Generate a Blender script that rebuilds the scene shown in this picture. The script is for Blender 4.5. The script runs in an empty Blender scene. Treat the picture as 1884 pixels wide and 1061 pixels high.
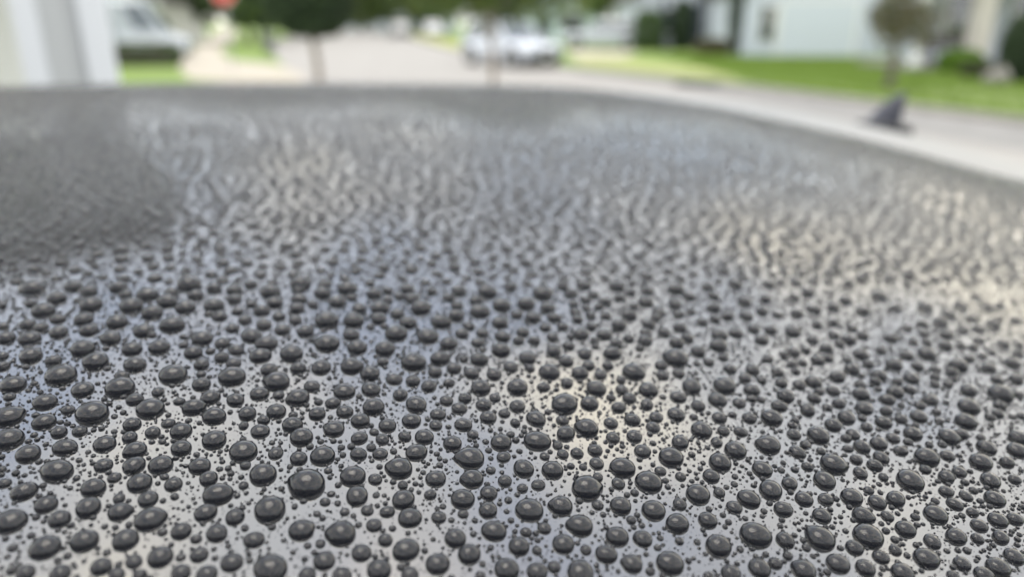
import bpy, bmesh, math, random
import numpy as np
from mathutils import Vector, Matrix
R = math.radians
rnd = random.Random(7)
rng = np.random.default_rng(7)
sc = bpy.context.scene

# ------------------------------------------------------------------ camera
CAMZ = 1.58
FPX = 1345.0                      # focal length in photo pixels
TH = R(20.0)
cam_d = bpy.data.cameras.new("camera")
cam = bpy.data.objects.new("camera", cam_d)
sc.collection.objects.link(cam)
cam.location = (0, 0, CAMZ)
cam.rotation_euler = (R(90) - TH, 0, 0)
cam_d.sensor_width = 36.0
cam_d.lens = 36.0 * FPX / 1884.0
cam_d.clip_start = 0.01
cam_d.clip_end = 2000
cam_d.dof.use_dof = True
cam_d.dof.focus_distance = 0.147
cam_d.dof.aperture_fstop = 6.9
cam_d.dof.aperture_blades = 0
sc.camera = cam

# ------------------------------------------------------------------ world: broken cloud over blue sky
SUN_EL, SUN_AZ = R(72), R(345)     # azimuth measured clockwise from +Y
w = bpy.data.worlds.new("World"); sc.world = w
w.use_nodes = True
nt = w.node_tree; nt.nodes.clear()
N = nt.nodes.new; Lk = nt.links.new
out = N('ShaderNodeOutputWorld'); bg = N('ShaderNodeBackground')
sky = N('ShaderNodeTexSky'); sky.sky_type = 'NISHITA'; sky.sun_disc = False
sky.sun_elevation = SUN_EL; sky.sun_rotation = SUN_AZ
tc = N('ShaderNodeTexCoord'); mp = N('ShaderNodeMapping')
mp.inputs['Scale'].default_value = (1.0, 1.0, 1.5)
mp.inputs['Rotation'].default_value = (R(-28), 0, R(17)); mp.inputs['Location'].default_value = (9.1, 0.3, 2.2)
n1 = N('ShaderNodeTexNoise'); n1.inputs['Scale'].default_value = 2.2; n1.inputs['Detail'].default_value = 4; n1.inputs['Roughness'].default_value = .5
rp = N('ShaderNodeValToRGB'); rp.color_ramp.elements[0].position = .40; rp.color_ramp.elements[0].color = (.42, .42, .42, 1); rp.color_ramp.elements[1].position = .60
n2 = N('ShaderNodeTexNoise'); n2.inputs['Scale'].default_value = 3.4; n2.inputs['Detail'].default_value = 3
rp2 = N('ShaderNodeValToRGB')
rp2.color_ramp.elements[0].position = .38; rp2.color_ramp.elements[0].color = (11.5, 11.7, 12.0, 1)
rp2.color_ramp.elements[1].position = .62; rp2.color_ramp.elements[1].color = (19.0, 17.6, 14.8, 1)
mx = N('ShaderNodeMix'); mx.data_type = 'RGBA'
sk = N('ShaderNodeMix'); sk.data_type = 'RGBA'; sk.blend_type = 'MULTIPLY'; sk.inputs[0].default_value = 1
sk.inputs[7].default_value = (1.7, 1.7, 1.7, 1)
Lk(tc.outputs['Generated'], mp.inputs[0]); Lk(mp.outputs[0], n1.inputs[0]); Lk(mp.outputs[0], n2.inputs[0])
Lk(n1.outputs[0], rp.inputs[0]); Lk(n2.outputs[0], rp2.inputs[0])
Lk(sky.outputs[0], sk.inputs[6])
Lk(rp.outputs[0], mx.inputs[0]); Lk(sk.outputs[2], mx.inputs[6]); Lk(rp2.outputs[0], mx.inputs[7])
Lk(mx.outputs[2], bg.inputs[0]); bg.inputs[1].default_value = 0.10
Lk(bg.outputs[0], out.inputs[0])
sun_d = bpy.data.lights.new("sun", 'SUN'); sun_d.energy = 0.7; sun_d.angle = R(34); sun_d.color = (1, .95, .87)
sun = bpy.data.objects.new("sun", sun_d); sc.collection.objects.link(sun)
sv = Vector((math.sin(SUN_AZ) * math.cos(SUN_EL), math.cos(SUN_AZ) * math.cos(SUN_EL), math.sin(SUN_EL)))
sun.rotation_euler = sv.to_track_quat('Z', 'Y').to_euler()
sc.view_settings.view_transform = 'Standard'; sc.view_settings.look = 'None'
sc.view_settings.exposure = 1.02; sc.view_settings.gamma = 1
sc.view_settings.use_curve_mapping = False
sc.cycles.max_bounces = 12

# ------------------------------------------------------------------ helpers
COL = sc.collection
def mat(name, color, rough=.6, metal=0, ior=1.45, noise=None, bump=0, nscale=8, coat=0, trans=0):
    m = bpy.data.materials.new(name); m.use_nodes = True
    t = m.node_tree; b = t.nodes['Principled BSDF']
    b.inputs['Base Color'].default_value = (*color, 1); b.inputs['Roughness'].default_value = rough
    b.inputs['Metallic'].default_value = metal; b.inputs['IOR'].default_value = ior
    b.inputs['Coat Weight'].default_value = coat; b.inputs['Transmission Weight'].default_value = trans
    if noise or bump:
        tcn = t.nodes.new('ShaderNodeTexCoord')
        n = t.nodes.new('ShaderNodeTexNoise'); n.inputs['Scale'].default_value = nscale; n.inputs['Detail'].default_value = 6
        t.links.new(tcn.outputs['Object'], n.inputs['Vector'])
        if noise:
            r_ = t.nodes.new('ShaderNodeValToRGB')
            r_.color_ramp.elements[0].position = .3; r_.color_ramp.elements[0].color = (*noise, 1)
            r_.color_ramp.elements[1].position = .7; r_.color_ramp.elements[1].color = (*color, 1)
            t.links.new(n.outputs[0], r_.inputs[0]); t.links.new(r_.outputs[0], b.inputs['Base Color'])
        if bump:
            bp = t.nodes.new('ShaderNodeBump'); bp.inputs['Strength'].default_value = bump
            bp.inputs['Distance'].default_value = .01
            t.links.new(n.outputs[0], bp.inputs['Height']); t.links.new(bp.outputs[0], b.inputs['Normal'])
    return m

def link(name, me, m=None, parent=None, smooth=False):
    o = bpy.data.objects.new(name, me); COL.objects.link(o)
    if m is not None:
        for mm in (m if isinstance(m, (list, tuple)) else [m]): me.materials.append(mm)
    if parent is not None: o.parent = parent
    if smooth: me.shade_smooth()
    return o
def obj(name, bm, m, parent=None, smooth=False):
    me = bpy.data.meshes.new(name); bm.to_mesh(me); bm.free()
    return link(name, me, m, parent, smooth)
def tag(o, label=None, cat=None, group=None, kind=None):
    if label: o['label'] = label
    if cat: o['category'] = cat
    if group: o['group'] = group
    if kind: o['kind'] = kind
    return o
def thing(name, label, cat, loc=(0, 0, 0), rz=0, group=None):
    o = bpy.data.objects.new(name, None); COL.objects.link(o); o.empty_display_size = .1
    o.location = loc; o.rotation_euler = (0, 0, rz)
    return tag(o, label, cat, group)
def box(bm, x0, x1, y0, y1, z0, z1, bev=0):
    g = bmesh.ops.create_cube(bm, size=1)['verts']
    for v in g:
        v.co = Vector((x0 + (v.co.x + .5) * (x1 - x0), y0 + (v.co.y + .5) * (y1 - y0), z0 + (v.co.z + .5) * (z1 - z0)))
    if bev:
        ed = list({e for v in g for e in v.link_edges})
        bmesh.ops.bevel(bm, geom=ed, offset=bev, segments=2, affect='EDGES', profile=.7)
def boxo(name, x0, x1, y0, y1, z0, z1, m, parent=None, bev=0):
    bm = bmesh.new(); box(bm, x0, x1, y0, y1, z0, z1, bev); return obj(name, bm, m, parent)
def cyl(bm, p0, p1, r0, r1=None, seg=16):
    r1 = r0 if r1 is None else r1
    p0, p1 = Vector(p0), Vector(p1); d = p1 - p0
    q = d.to_track_quat('Z', 'Y').to_matrix().to_4x4()
    bmesh.ops.create_cone(bm, cap_ends=True, segments=seg, radius1=r0, radius2=r1, depth=d.length,
                          matrix=Matrix.Translation((p0 + p1) / 2) @ q)
def prism(bm, pts, axis, a0, a1):
    """extrude a closed polygon; axis 'y': pts are (x,z); 'x': pts are (y,z); 'z': pts are (x,y)"""
    def P(p, a):
        return {'y': (p[0], a, p[1]), 'x': (a, p[0], p[1]), 'z': (p[0], p[1], a)}[axis]
    A = [bm.verts.new(P(p, a0)) for p in pts]; B = [bm.verts.new(P(p, a1)) for p in pts]
    bm.faces.new(A); bm.faces.new(B[::-1]); n = len(pts)
    for i in range(n): bm.faces.new((A[i], B[i], B[(i + 1) % n], A[(i + 1) % n]))
    bmesh.ops.recalc_face_normals(bm, faces=bm.faces[:])
def ray(X, Y):
    u = (X - 942) / FPX; v = (530.5 - Y) / FPX
    return Vector((u, math.cos(TH) + v * math.sin(TH), -math.sin(TH) + v * math.cos(TH)))
def g(X, Y, z=0.0):
    """ground point seen at a photo pixel"""
    d = ray(X, Y); t = (z - CAMZ) / d.z
    return (d.x * t, d.y * t)
def leaves(name, vol, n, size, m, parent=None, flat=.6):
    """leaf-sized faces spread through a volume; vol(rng)->point"""
    P = np.array([vol() for _ in range(n)], dtype=np.float64)
    A = rng.normal(size=(n, 3)); A /= np.linalg.norm(A, axis=1)[:, None]
    B = rng.normal(size=(n, 3)); B -= (A * B).sum(1)[:, None] * A; B /= np.linalg.norm(B, axis=1)[:, None]
    s = size * rng.uniform(.6, 1.4, n)[:, None]
    V = np.stack([P - A * s, P + B * s * flat * .6, P + A * s, P - B * s * flat * .6], 1).reshape(-1, 3)
    me = bpy.data.meshes.new(name)
    me.vertices.add(4 * n); me.vertices.foreach_set('co', V.ravel())
    me.loops.add(4 * n); me.loops.foreach_set('vertex_index', np.arange(4 * n))
    me.polygons.add(n); me.polygons.foreach_set('loop_start', np.arange(0, 4 * n, 4))
    me.polygons.foreach_set('material_index', rng.integers(0, len(m), n).astype(np.int32))
    me.update()
    return link(name, me, m, parent)
def blob(cx, cy, cz, rx, ry, rz, clumps=14, flatb=False):
    cl = []
    for _ in range(clumps):
        a = rnd.uniform(0, 2 * math.pi); e = rnd.uniform(-.9, 1); q = math.sqrt(1 - e * e)
        k = rnd.uniform(.45, .8)
        cl.append((cx + rx * k * q * math.cos(a), cy + ry * k * q * math.sin(a), cz + rz * k * e, rnd.uniform(.3, .5)))
    def f():
        c = rnd.choice(cl)
        while True:
            p = (rnd.uniform(-1, 1), rnd.uniform(-1, 1), rnd.uniform(-1, 1))
            l = p[0] ** 2 + p[1] ** 2 + p[2] ** 2
            if .25 < l < 1: break
        z = c[2] + p[2] * rz * c[3]
        if flatb: z = max(z, cz - rz * .72 + rnd.uniform(0, .05))
        return (c[0] + p[0] * rx * c[3], c[1] + p[1] * ry * c[3], z)
    return f
def solid(cx, cy, z0, z1, rx, ry, power=3.0):
    """shell of a clipped shrub: superellipse"""
    def f():
        while True:
            p = [rnd.uniform(-1, 1) for _ in range(3)]
            l = sum(abs(q) ** power for q in p)
            if .2 < l < 1: return (cx + p[0] * rx, cy + p[1] * ry, (z0 + z1) / 2 + p[2] * (z1 - z0) / 2)
    return f

# ------------------------------------------------------------------ materials
M_conc = mat('concrete_road', (.285, .275, .26), .85, noise=(.24, .23, .215), nscale=1.2, bump=.2)
M_walk = mat('concrete_path', (.38, .345, .285), .85, noise=(.33, .30, .25), nscale=2, bump=.2)
M_asph = mat('worn_asphalt', (.22, .215, .21), .9, noise=(.16, .16, .155), nscale=2.5, bump=.3)
M_kerb = mat('kerb_concrete', (.33, .31, .28), .85, noise=(.26, .25, .22), nscale=4)
M_grass = mat('lawn', (.15, .22, .04), .9, noise=(.11, .175, .025), nscale=.9)
M_grassb = mat('grass_blades', (.16, .25, .035), .8)
M_grassy = mat('grass_dry', (.27, .27, .07), .8)
M_white = mat('white_paint', (.68, .71, .75), .5)
M_panel = mat('grey_white_panel', (.50, .52, .53), .5)
M_siding = mat('pale_blue_siding', (.50, .545, .62), .6)
M_siding2 = mat('grey_siding', (.42, .46, .50), .6)
M_garage = mat('garage_door_white', (.58, .63, .70), .5)
M_trim = mat('trim_white', (.76, .77, .76), .5)
M_beige = mat('beige_column', (.50, .47, .44), .7, noise=(.44, .41, .38), nscale=5)
M_roof = mat('asphalt_shingles', (.085, .08, .078), .9, noise=(.05, .05, .05), nscale=20, bump=.4)
M_glass = mat('window_glass', (.03, .045, .05), .04, ior=1.9)
M_dark = mat('dark_door', (.035, .045, .055), .4)
M_black = mat('black_plastic', (.02, .02, .022), .45)
M_tyre = mat('rubber', (.02, .02, .02), .8)
M_rim = mat('alloy', (.45, .46, .48), .3, metal=.9)
M_carw = mat('white_car_paint', (.44, .47, .52), .25, coat=1)
M_lamp = mat('headlamp_glass', (.30, .34, .38), .1, ior=1.6)
M_bark = mat('bark_pale', (.34, .29, .24), .9, noise=(.22, .19, .16), nscale=6, bump=.6)
M_barkd = mat('bark_grey', (.16, .14, .12), .9, noise=(.09, .08, .07), nscale=6, bump=.6)
M_lf = [mat('leaf_dark', (.035, .062, .028), .6), mat('leaf_mid', (.05, .085, .03), .6), mat('leaf_deep', (.026, .045, .024), .6)]
M_lfl = [mat('leaf_light', (.12, .19, .035), .6), mat('leaf_light_b', (.085, .14, .03), .6), mat('leaf_yellow', (.17, .20, .05), .6)]
M_lfo = [mat('leaf_olive', (.10, .105, .04), .6), mat('leaf_olive_b', (.07, .08, .035), .6), mat('leaf_bronze', (.13, .10, .055), .6)]
M_lfb = [mat('leaf_bright', (.13, .24, .02), .6), mat('leaf_bright_b', (.09, .17, .02), .6)]
M_wood = mat('dark_timber', (.06, .035, .03), .6, noise=(.035, .02, .02), nscale=10)
M_red = mat('red_sign_face', (.50, .05, .045), .5)
M_steel = mat('galvanised', (.40, .41, .42), .45, metal=.6)
M_stone = mat('grey_stone', (.26, .25, .23), .9, noise=(.16, .155, .14), nscale=9, bump=.6)
M_bin = mat('grey_bin_plastic', (.16, .165, .17), .5)

# ------------------------------------------------------------------ the ground
def sheet(name, pts, z, m, kind='structure'):
    bm = bmesh.new(); vs = [bm.verts.new((p[0], p[1], z)) for p in pts]
    f = bm.faces.new(vs); f.normal_update()
    if f.normal.z < 0: f.normal_flip()
    bmesh.ops.triangulate(bm, faces=bm.faces[:])
    return tag(obj(name, bm, m), kind=kind)
sheet('ground', [(-400, -300), (400, -300), (400, 900), (-400, 900)], 0, M_grass)
# left boundary of the road then right boundary (kerb line)
Lb = [(-3.6, -6), (-3.6, 9.0), g(520, 162), g(545, 150), g(520, 120), g(498, 95), g(500, 78), g(560, 62), g(640, 57)]
Rb = [g(700, 57), g(740, 66), g(800, 84), g(865, 103), g(960, 118), g(1060, 131), g(1220, 148), g(1384, 166), g(1520, 184), g(1700, 207), g(1884, 231)]
e1 = Vector(Rb[-1]) - Vector(Rb[-2]); e1.normalize(); end = Vector(Rb[-1]) + e1 * 14
road = sheet('road', Lb[2:] + Rb + [tuple(end), (9, -6), (-3.6, -6), (-3.6, 9.0)], .004, M_conc)
# darker worn strip along the right-hand kerb
strip = []
for p in Rb[5:]: strip.append(p)
strip.append(tuple(end))
cen = Vector((-1.0, 6))
inner = []
for p in strip[::-1]:
    d = cen - Vector(p); d.normalize(); inner.append(tuple(Vector(p) + d * (2.6 if p[1] < 20 else 1.2)))
sheet('road_gutter', strip + inner, .008, M_asph)
# kerb as a real step
def ribbon(name, line, wdt, z1, m, side=1, kind='structure'):
    bm = bmesh.new(); rows = []
    for i, p in enumerate(line):
        a = Vector(line[max(0, i - 1)]); b = Vector(line[min(len(line) - 1, i + 1)])
        d = (b - a).normalized(); n = Vector((-d.y, d.x)) * side
        q = Vector(p) + n * wdt
        rows.append([bm.verts.new((p[0], p[1], -.05)), bm.verts.new((p[0], p[1], z1)), bm.verts.new((q.x, q.y, z1)), bm.verts.new((q.x, q.y, -.05))])
    for r0, r1 in zip(rows, rows[1:]):
        for k in range(3): bm.faces.new((r0[k], r0[k + 1], r1[k + 1], r1[k]))
    bmesh.ops.recalc_face_normals(bm, faces=bm.faces[:])
    return tag(obj(name, bm, m), kind=kind)
KL = Rb[1:] + [tuple(end)]
ribbon('kerb', KL, .15, .12, M_kerb, side=1)
# raised verge behind the kerb, lawn, pale edging strip
back = [g(1884, 100), g(1600, 92), g(1400, 88), g(1200, 84), g(1060, 80), g(900, 72), g(800, 62)]
off = []
for i, p in enumerate(KL):
    a = Vector(KL[max(0, i - 1)]); b = Vector(KL[min(len(KL) - 1, i + 1)]); d = (b - a).normalized()
    off.append(tuple(Vector(p) + Vector((-d.y, d.x)) * .15))
sheet('lawn', off + [(off[-1][0] + 25, off[-1][1])] + back, .115, M_grass)
def offs(line, dist):
    o = []
    for i, p in enumerate(line):
        a = Vector(line[max(0, i - 1)]); b = Vector(line[min(len(line) - 1, i + 1)]); d = (b - a).normalized()
        o.append(tuple(Vector(p) + Vector((-d.y, d.x)) * dist))
    return o
W0, W1 = offs(KL[5:], 1.25), offs(KL[5:], 1.75)
sheet('edging_strip', W0 + W1[::-1], .121, mat('worn_path', (.34, .38, .20), .9, noise=(.26, .32, .13), nscale=3))
W0, W1 = offs(KL[7:], 2.0), offs(KL[7:], 4.2)
sheet('thin_grass_verge', W0 + W1[::-1], .125, mat('thin_grass', (.21, .25, .11), .9, noise=(.15, .20, .06), nscale=2))
# yellowish verge and driveway by the parked cars
sheet('dry_verge', [g(1062, 127), g(1384, 158), g(1300, 135), g(1150, 117), g(1060, 110)], .127, mat('dry_verge_grass', (.30, .31, .13), .9, noise=(.22, .25, .07), nscale=1.5))
sheet('far_driveway', [g(1055, 112), g(1150, 112), g(1175, 99), g(1040, 96)], .131, M_walk)
sheet('dry_verge_far', [g(752, 68), g(862, 100), g(862, 88), g(770, 62)], .135, mat('dry_verge_grass_b', (.34, .34, .12), .9, noise=(.28, .30, .08), nscale=.6))
# beige footpath on the left, curving away
PL = [g(560, 152), g(420, 152), g(350, 146), g(330, 128), g(335, 108), g(358, 88), g(392, 62), g(405, 52)]
PR = [g(432, 52), g(436, 66), g(415, 85), g(405, 100), g(430, 112), g(500, 118), g(530, 128), g(560, 140)]
sheet('footpath', PL + PR, .012, M_walk)
# storm drain in the gutter
t = thing('storm_drain', 'dark storm drain opening in the kerb beside the lawn', 'drain', (*g(1285, 158), 0), R(-25))
boxo('frame', -.62, .62, -.10, .22, .009, .135, M_asph, t, .01)
boxo('opening', -.5, .5, -.112, -.10, .02, .11, M_black, t)
for k in range(6): boxo('grate_bar', -.5 + k * .18, -.42 + k * .18, -.45, -.12, .009, .028, M_black, t)

# grass blades on the visible lawns: nobody could count them
def grass(name, polys, n, h, mats, z):
    me_pts = []
    for tri in polys:
        a, b, c_ = [Vector(p) for p in tri]
        ar = abs((b - a).cross(c_ - a)) / 2
        me_pts.append((ar, a, b, c_))
    tot = sum(p[0] for p in me_pts); P = []
    for ar, a, b, c_ in me_pts:
        k = int(n * ar / tot); uu = rng.random((k, 2)); fl = uu.sum(1) > 1; uu[fl] = 1 - uu[fl]
        P.append(np.array(a) + uu[:, :1] * np.array(b - a) + uu[:, 1:] * np.array(c_ - a))
    P = np.concatenate(P); n = len(P)
    an = rng.uniform(0, math.pi * 2, n); wd = .02; hh = h * rng.uniform(.5, 1.3, n)
    ln = rng.normal(size=(n, 2)) * h * .4
    V = np.zeros((n, 3, 3)); V[:, :, :2] = P[:, None]; V[:, :, 2] = z
    V[:, 0, 0] += wd * np.cos(an); V[:, 0, 1] += wd * np.sin(an)
    V[:, 1, 0] -= wd * np.cos(an); V[:, 1, 1] -= wd * np.sin(an)
    V[:, 2, :2] += ln; V[:, 2, 2] += hh
    me = bpy.data.meshes.new(name); me.vertices.add(3 * n); me.vertices.foreach_set('co', V.ravel())
    me.loops.add(3 * n); me.loops.foreach_set('vertex_index', np.arange(3 * n)); me.polygons.add(n)
    me.polygons.foreach_set('loop_start', np.arange(0, 3 * n, 3))
    me.polygons.foreach_set('material_index', rng.integers(0, len(mats), n).astype(np.int32)); me.update()
    return tag(link(name, me, mats), 'short green grass growing on the lawns beside the street', 'grass', kind='stuff')
far_l = [g(1062, 120), g(1384, 130), g(1884, 150)]
grass('grass', [(off[6], off[9], g(1500, 112)), (off[9], off[10], g(1884, 150)), (off[9], g(1500, 112), g(1884, 130)), (off[6], g(1500, 112), g(1200, 105))],
      60000, .05, [M_grassb, M_grassb, M_grass], .115)

# ------------------------------------------------------------------ vehicles
def wheel_mesh(r, wdt):
    bm = bmesh.new(); cyl(bm, (0, -wdt / 2, 0), (0, wdt / 2, 0), r, seg=28)
    bmesh.ops.bevel(bm, geom=[e for e in bm.edges if abs(e.verts[0].co.y - e.verts[1].co.y) < 1e-4], offset=.025, segments=2, affect='EDGES')
    return bm
def wheel(parent, x, y, r=.34, wdt=.22, out=1):
    bm = wheel_mesh(r, wdt); o = obj('wheel', bm, M_tyre, parent, True); o.location = (x, y, r)
    bm = bmesh.new(); cyl(bm, (0, out * wdt * .5, 0), (0, out * (wdt * .5 + .012), 0), r * .66, r * .6, 24)
    for k in range(5):
        a = k * 2 * math.pi / 5
        p = Vector((math.cos(a), 0, math.sin(a)))
        cyl(bm, p * .03 + Vector((0, out * (wdt * .5 + .012), 0)), p * r * .6 + Vector((0, out * (wdt * .5 + .012), 0)), .03, .02, 6)
    obj('rim', bm, M_rim, o)
def loft(bm, sections, cap=True):
    rows = [[bm.verts.new(p) for p in s] for s in sections]
    n = len(rows[0])
    for a, b in zip(rows, rows[1:]):
        for i in range(n): bm.faces.new((a[i], a[(i + 1) % n], b[(i + 1) % n], b[i]))
    if cap: bm.faces.new(rows[0]); bm.faces.new(rows[-1][::-1])
    bmesh.ops.recalc_face_normals(bm, faces=bm.faces[:])
def car(label, loc, rz, paint, L=4.7, W=1.88, H=1.66, van=False, extra=''):
    t = thing('parked_car' if not van else 'parked_van', label, 'car' if not van else 'van', loc, rz)
    h = W / 2; hb = .95 if not van else 1.15
    hood = hb - .02
    S = []
    prof = [(-L / 2, .42, .80, .86), (-L / 2 + .08, .30, .93, .95), (-L / 2 + .9, .22, hb, 1), (0, .2, hb, 1), (L / 2 - 1.35, .2, hb, 1),
            (L / 2 - .7, .22, hood - .05, .98), (L / 2 - .15, .28, hood - .14, .90), (L / 2, .38, hood - .28, .80)]
    for x, z0, z1, k in prof:
        y = h * k; zm = z0 + (z1 - z0) * .55
        S.append([(x, -y * .92, z0), (x, y * .92, z0), (x, y, z0 + .1), (x, y * 1.0, zm), (x, y * .95, z1 - .06), (x, y * .85, z1),
                  (x, -y * .85, z1), (x, -y * .95, z1 - .06), (x, -y, zm), (x, -y, z0 + .1)])
    bm = bmesh.new(); loft(bm, S); obj('body', bm, paint, t, True)
    # cabin
    xb0, xb1 = -L / 2 + .12, L / 2 - (1.35 if not van else .75)
    xt0, xt1 = -L / 2 + (.55 if not van else .2), L / 2 - (2.15 if not van else 1.5)
    def cab(z, x0, x1, y): return [(x0, -y, z), (x1, -y, z), (x1, y, z), (x0, y, z)]
    b0 = (hb - .02, xb0, xb1, h * .88); b1 = (H - .07, xt0, xt1, h * .74); b2 = (H, xt0 + .15, xt1 - .2, h * .62)
    bm = bmesh.new(); loft(bm, [cab(*b0), cab(*b1), cab(*b2)]); obj('cabin', bm, paint, t)
    def lerp(f, k=.0):
        z = b0[0] + (b1[0] - b0[0]) * f
        return z, b0[1] + (b1[1] - b0[1]) * f, b0[2] + (b1[2] - b0[2]) * f, b0[3] + (b1[3] - b0[3]) * f
    lo, hi = lerp(.12), lerp(.93)
    e = .012
    def quad(name, pts):
        bm = bmesh.new(); vs = [bm.verts.new(p) for p in pts]; bm.faces.new(vs)
        r_ = bmesh.ops.extrude_face_region(bm, geom=bm.faces[:]); c_ = Vector((0, 0, 1.1))
        bm.faces.ensure_lookup_table(); bm.normal_update(); nrm = bm.faces[0].normal.copy(); ctr = sum((v.co for v in bm.verts), Vector()) / len(bm.verts)
        if nrm.dot(ctr - c_) > 0: nrm = -nrm
        for v in [v for v in r_['geom'] if isinstance(v, bmesh.types.BMVert)]: v.co += nrm * .02
        bmesh.ops.recalc_face_normals(bm, faces=bm.faces[:])
        obj(name, bm, M_glass, t)
    quad('windscreen', [(lo[2] + e, -lo[3] * .92, lo[0]), (lo[2] + e, lo[3] * .92, lo[0]), (hi[2] + e, hi[3] * .9, hi[0]), (hi[2] + e, -hi[3] * .9, hi[0])])
    quad('rear_window', [(lo[1] - e, -lo[3] * .85, lo[0]), (lo[1] - e, lo[3] * .85, lo[0]), (hi[1] - e, hi[3] * .85, hi[0]), (hi[1] - e, -hi[3] * .85, hi[0])])
    for sgn in (-1, 1):
        for a, b in (((.06, .34), (.37, .64), (.67, .93)) if not van else ((.72, .95),)):
            def X(L_, f): return L_[1] + (L_[2] - L_[1]) * f
            quad('side_window', [(X(lo, a), sgn * (lo[3] + e), lo[0]), (X(lo, b), sgn * (lo[3] + e), lo[0]), (X(hi, b), sgn * (hi[3] + e), hi[0]), (X(hi, a), sgn * (hi[3] + e), hi[0])])
        wheel(t, L / 2 - .9, sgn * (h - .11), out=sgn); wheel(t, -L / 2 + .9, sgn * (h - .11), out=sgn)
        for wx in (L / 2 - .9, -L / 2 + .9):
            bm = bmesh.new(); cyl(bm, (wx, sgn * (h - .05), .36), (wx, sgn * (h + .004), .36), .41, seg=28); obj('wheel_arch', bm, M_black, t)
        boxo('headlight', L / 2 - .16, L / 2 + .005, sgn * h * .42 if sgn > 0 else -h * .78, h * .78 if sgn > 0 else -h * .42, .58, .72, M_lamp, t, .02)
        boxo('tail_light', -L / 2 - .01, -L / 2 + .12, sgn * h * .55 if sgn > 0 else -h * .82, h * .82 if sgn > 0 else -h * .55, .66, .88, M_red, t, .02)
        boxo('wing_mirror', L / 2 - 1.6, L / 2 - 1.42, sgn * (h + .02) if sgn > 0 else -h - .2, h + .2 if sgn > 0 else -(h + .02), hb + .02, hb + .17, paint, t, .04)
    boxo('grille', L / 2 - .12, L / 2 + .012, -h * .38, h * .38, .50, .70, M_black, t, .01)
    boxo('bumper', L / 2 - .2, L / 2 + .05, -h * .78, h * .78, .24, .44, M_black, t, .05)
    boxo('number_plate', L / 2 + .05, L / 2 + .06, -.15, .15, .31, .40, M_trim, t)
    return t
c1 = g(985, 124); car('white sports utility car parked at the kerb facing the camera, nearest of the parked cars', (c1[0] - .95, c1[1] + 1.1, 0), R(-56), M_carw)
c2 = g(1112, 94); car('white car parked side on behind the nearest white car with one dark wheel visible', (c2[0], c2[1] + 1.0, .115), R(172), M_carw, L=4.9, H=1.6)
d = ray(795, 40); k = 82 / d.y; car('small distant white car parked far up the street', (d.x * k, 82, 0), R(-75), M_carw)
d = ray(735, 40); k = 84 / d.y; car('distant dark grey car parked far up the street behind the verge', (d.x * k, 84, 0), R(-75), mat('dark_car_paint', (.08, .09, .10), .3, coat=1))
d = ray(262, 60); k = 33 / d.y; car('white van parked behind the clipped green hedge on the left', (d.x * k - 1.0, 33.5, 0), R(12), M_carw, L=5.2, H=2.45, van=True)

# ------------------------------------------------------------------ trees and shrubs
def trunk(parent, h, r0, r1, lean=(0, 0), limbs=4, m=None, top=.8):
    bm = bmesh.new(); pts = []
    for i in range(7):
        f = i / 6; pts.append((Vector((lean[0] * f + math.sin(f * 5) * .03, lean[1] * f, h * f - .02)), r0 + (r1 - r0) * f))
    for (a, ra), (b, rb) in zip(pts, pts[1:]): cyl(bm, a, b, ra * 1.02, rb, 12)
    o = obj('trunk', bm, m or M_bark, parent, True)
    for k in range(limbs):
        a = k * 2 * math.pi / limbs + .5; bm = bmesh.new()
        st = Vector((lean[0], lean[1], h * .92)); mid = st + Vector((math.cos(a) * top * .4, math.sin(a) * top * .4, top * .5))
        en = mid + Vector((math.cos(a) * top * .4, math.sin(a) * top * .4, top * .6))
        cyl(bm, st, mid, r1 * .7, r1 * .5, 8); cyl(bm, mid, en, r1 * .5, r1 * .2, 8)
        obj('limb', bm, m or M_bark, parent, True)
def at(X, Y, y):
    d = ray(X, Y); k = y / d.y; return Vector((d.x * k, y, CAMZ + d.z * k))
# clipped lollipop tree
p = g(587, 168); t = thing('clipped_tree', 'dark green ball clipped tree on a thin trunk beside the pale road', 'tree', (*p, 0))
trunk(t, 1.4, .095, .075, limbs=5, m=M_bark, top=.5)
leaves('crown', solid(-.02, 0, 1.22, 3.4, 1.0, 1.0, 2.7), 16000, .07, M_lf, t)
# street tree with the pale trunk
p = g(906, 178); t = thing('street_tree', 'leafy street tree with slim pale trunk in front of the parked white cars', 'tree', (*p, 0))
trunk(t, 1.75, .075, .055, limbs=5, m=M_bark, top=1.0)
leaves('crown', blob(.3, .3, 2.95, 2.3, 2.0, 1.6, 40), 13000, .09, M_lfl + M_lf[:1], t)
# thin bronze-leaved tree on the right lawn
p = g(1632, 172); t = thing('ornamental_tree', 'small sparse olive leaved tree on the lawn in front of the garage', 'tree', (*p, .115))
trunk(t, 1.35, .11, .07, limbs=5, m=M_barkd, top=.7)
leaves('crown', blob(.1, 0, 1.75, 1.0, .9, 1.15, 18), 3600, .06, M_lfo, t)
def shrub(label, X, Yb, wpx, hpx, mats, yy=None, n=8000, power=2.6, name='shrub', cat='shrub', group=None, size=.06):
    p = g(X, Yb) if yy is None else (at(X, Yb, yy).x, yy)
    s = p[1] / FPX / ray(X, Yb).y
    rx = wpx / 2 * s; h = hpx * s
    t = thing(name, label, cat, (*p, .1), 0, group)
    bm = bmesh.new(); cyl(bm, (0, 0, -.1), (0, 0, h * .6), .05, .03, 8); obj('stem', bm, M_barkd, t)
    leaves('foliage', solid(0, 0, -.05, h, rx, rx * .9, power), n, size, mats, t)
    return t
shrub('tall clipped green column shrub right of the white cars', 1190, 97, 52, 70, [M_lf[1], M_lfb[1], M_lf[0]], power=4)
shrub('dark narrow evergreen shrub by the dark porch doors', 1250, 97, 34, 90, M_lf, power=3)
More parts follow.
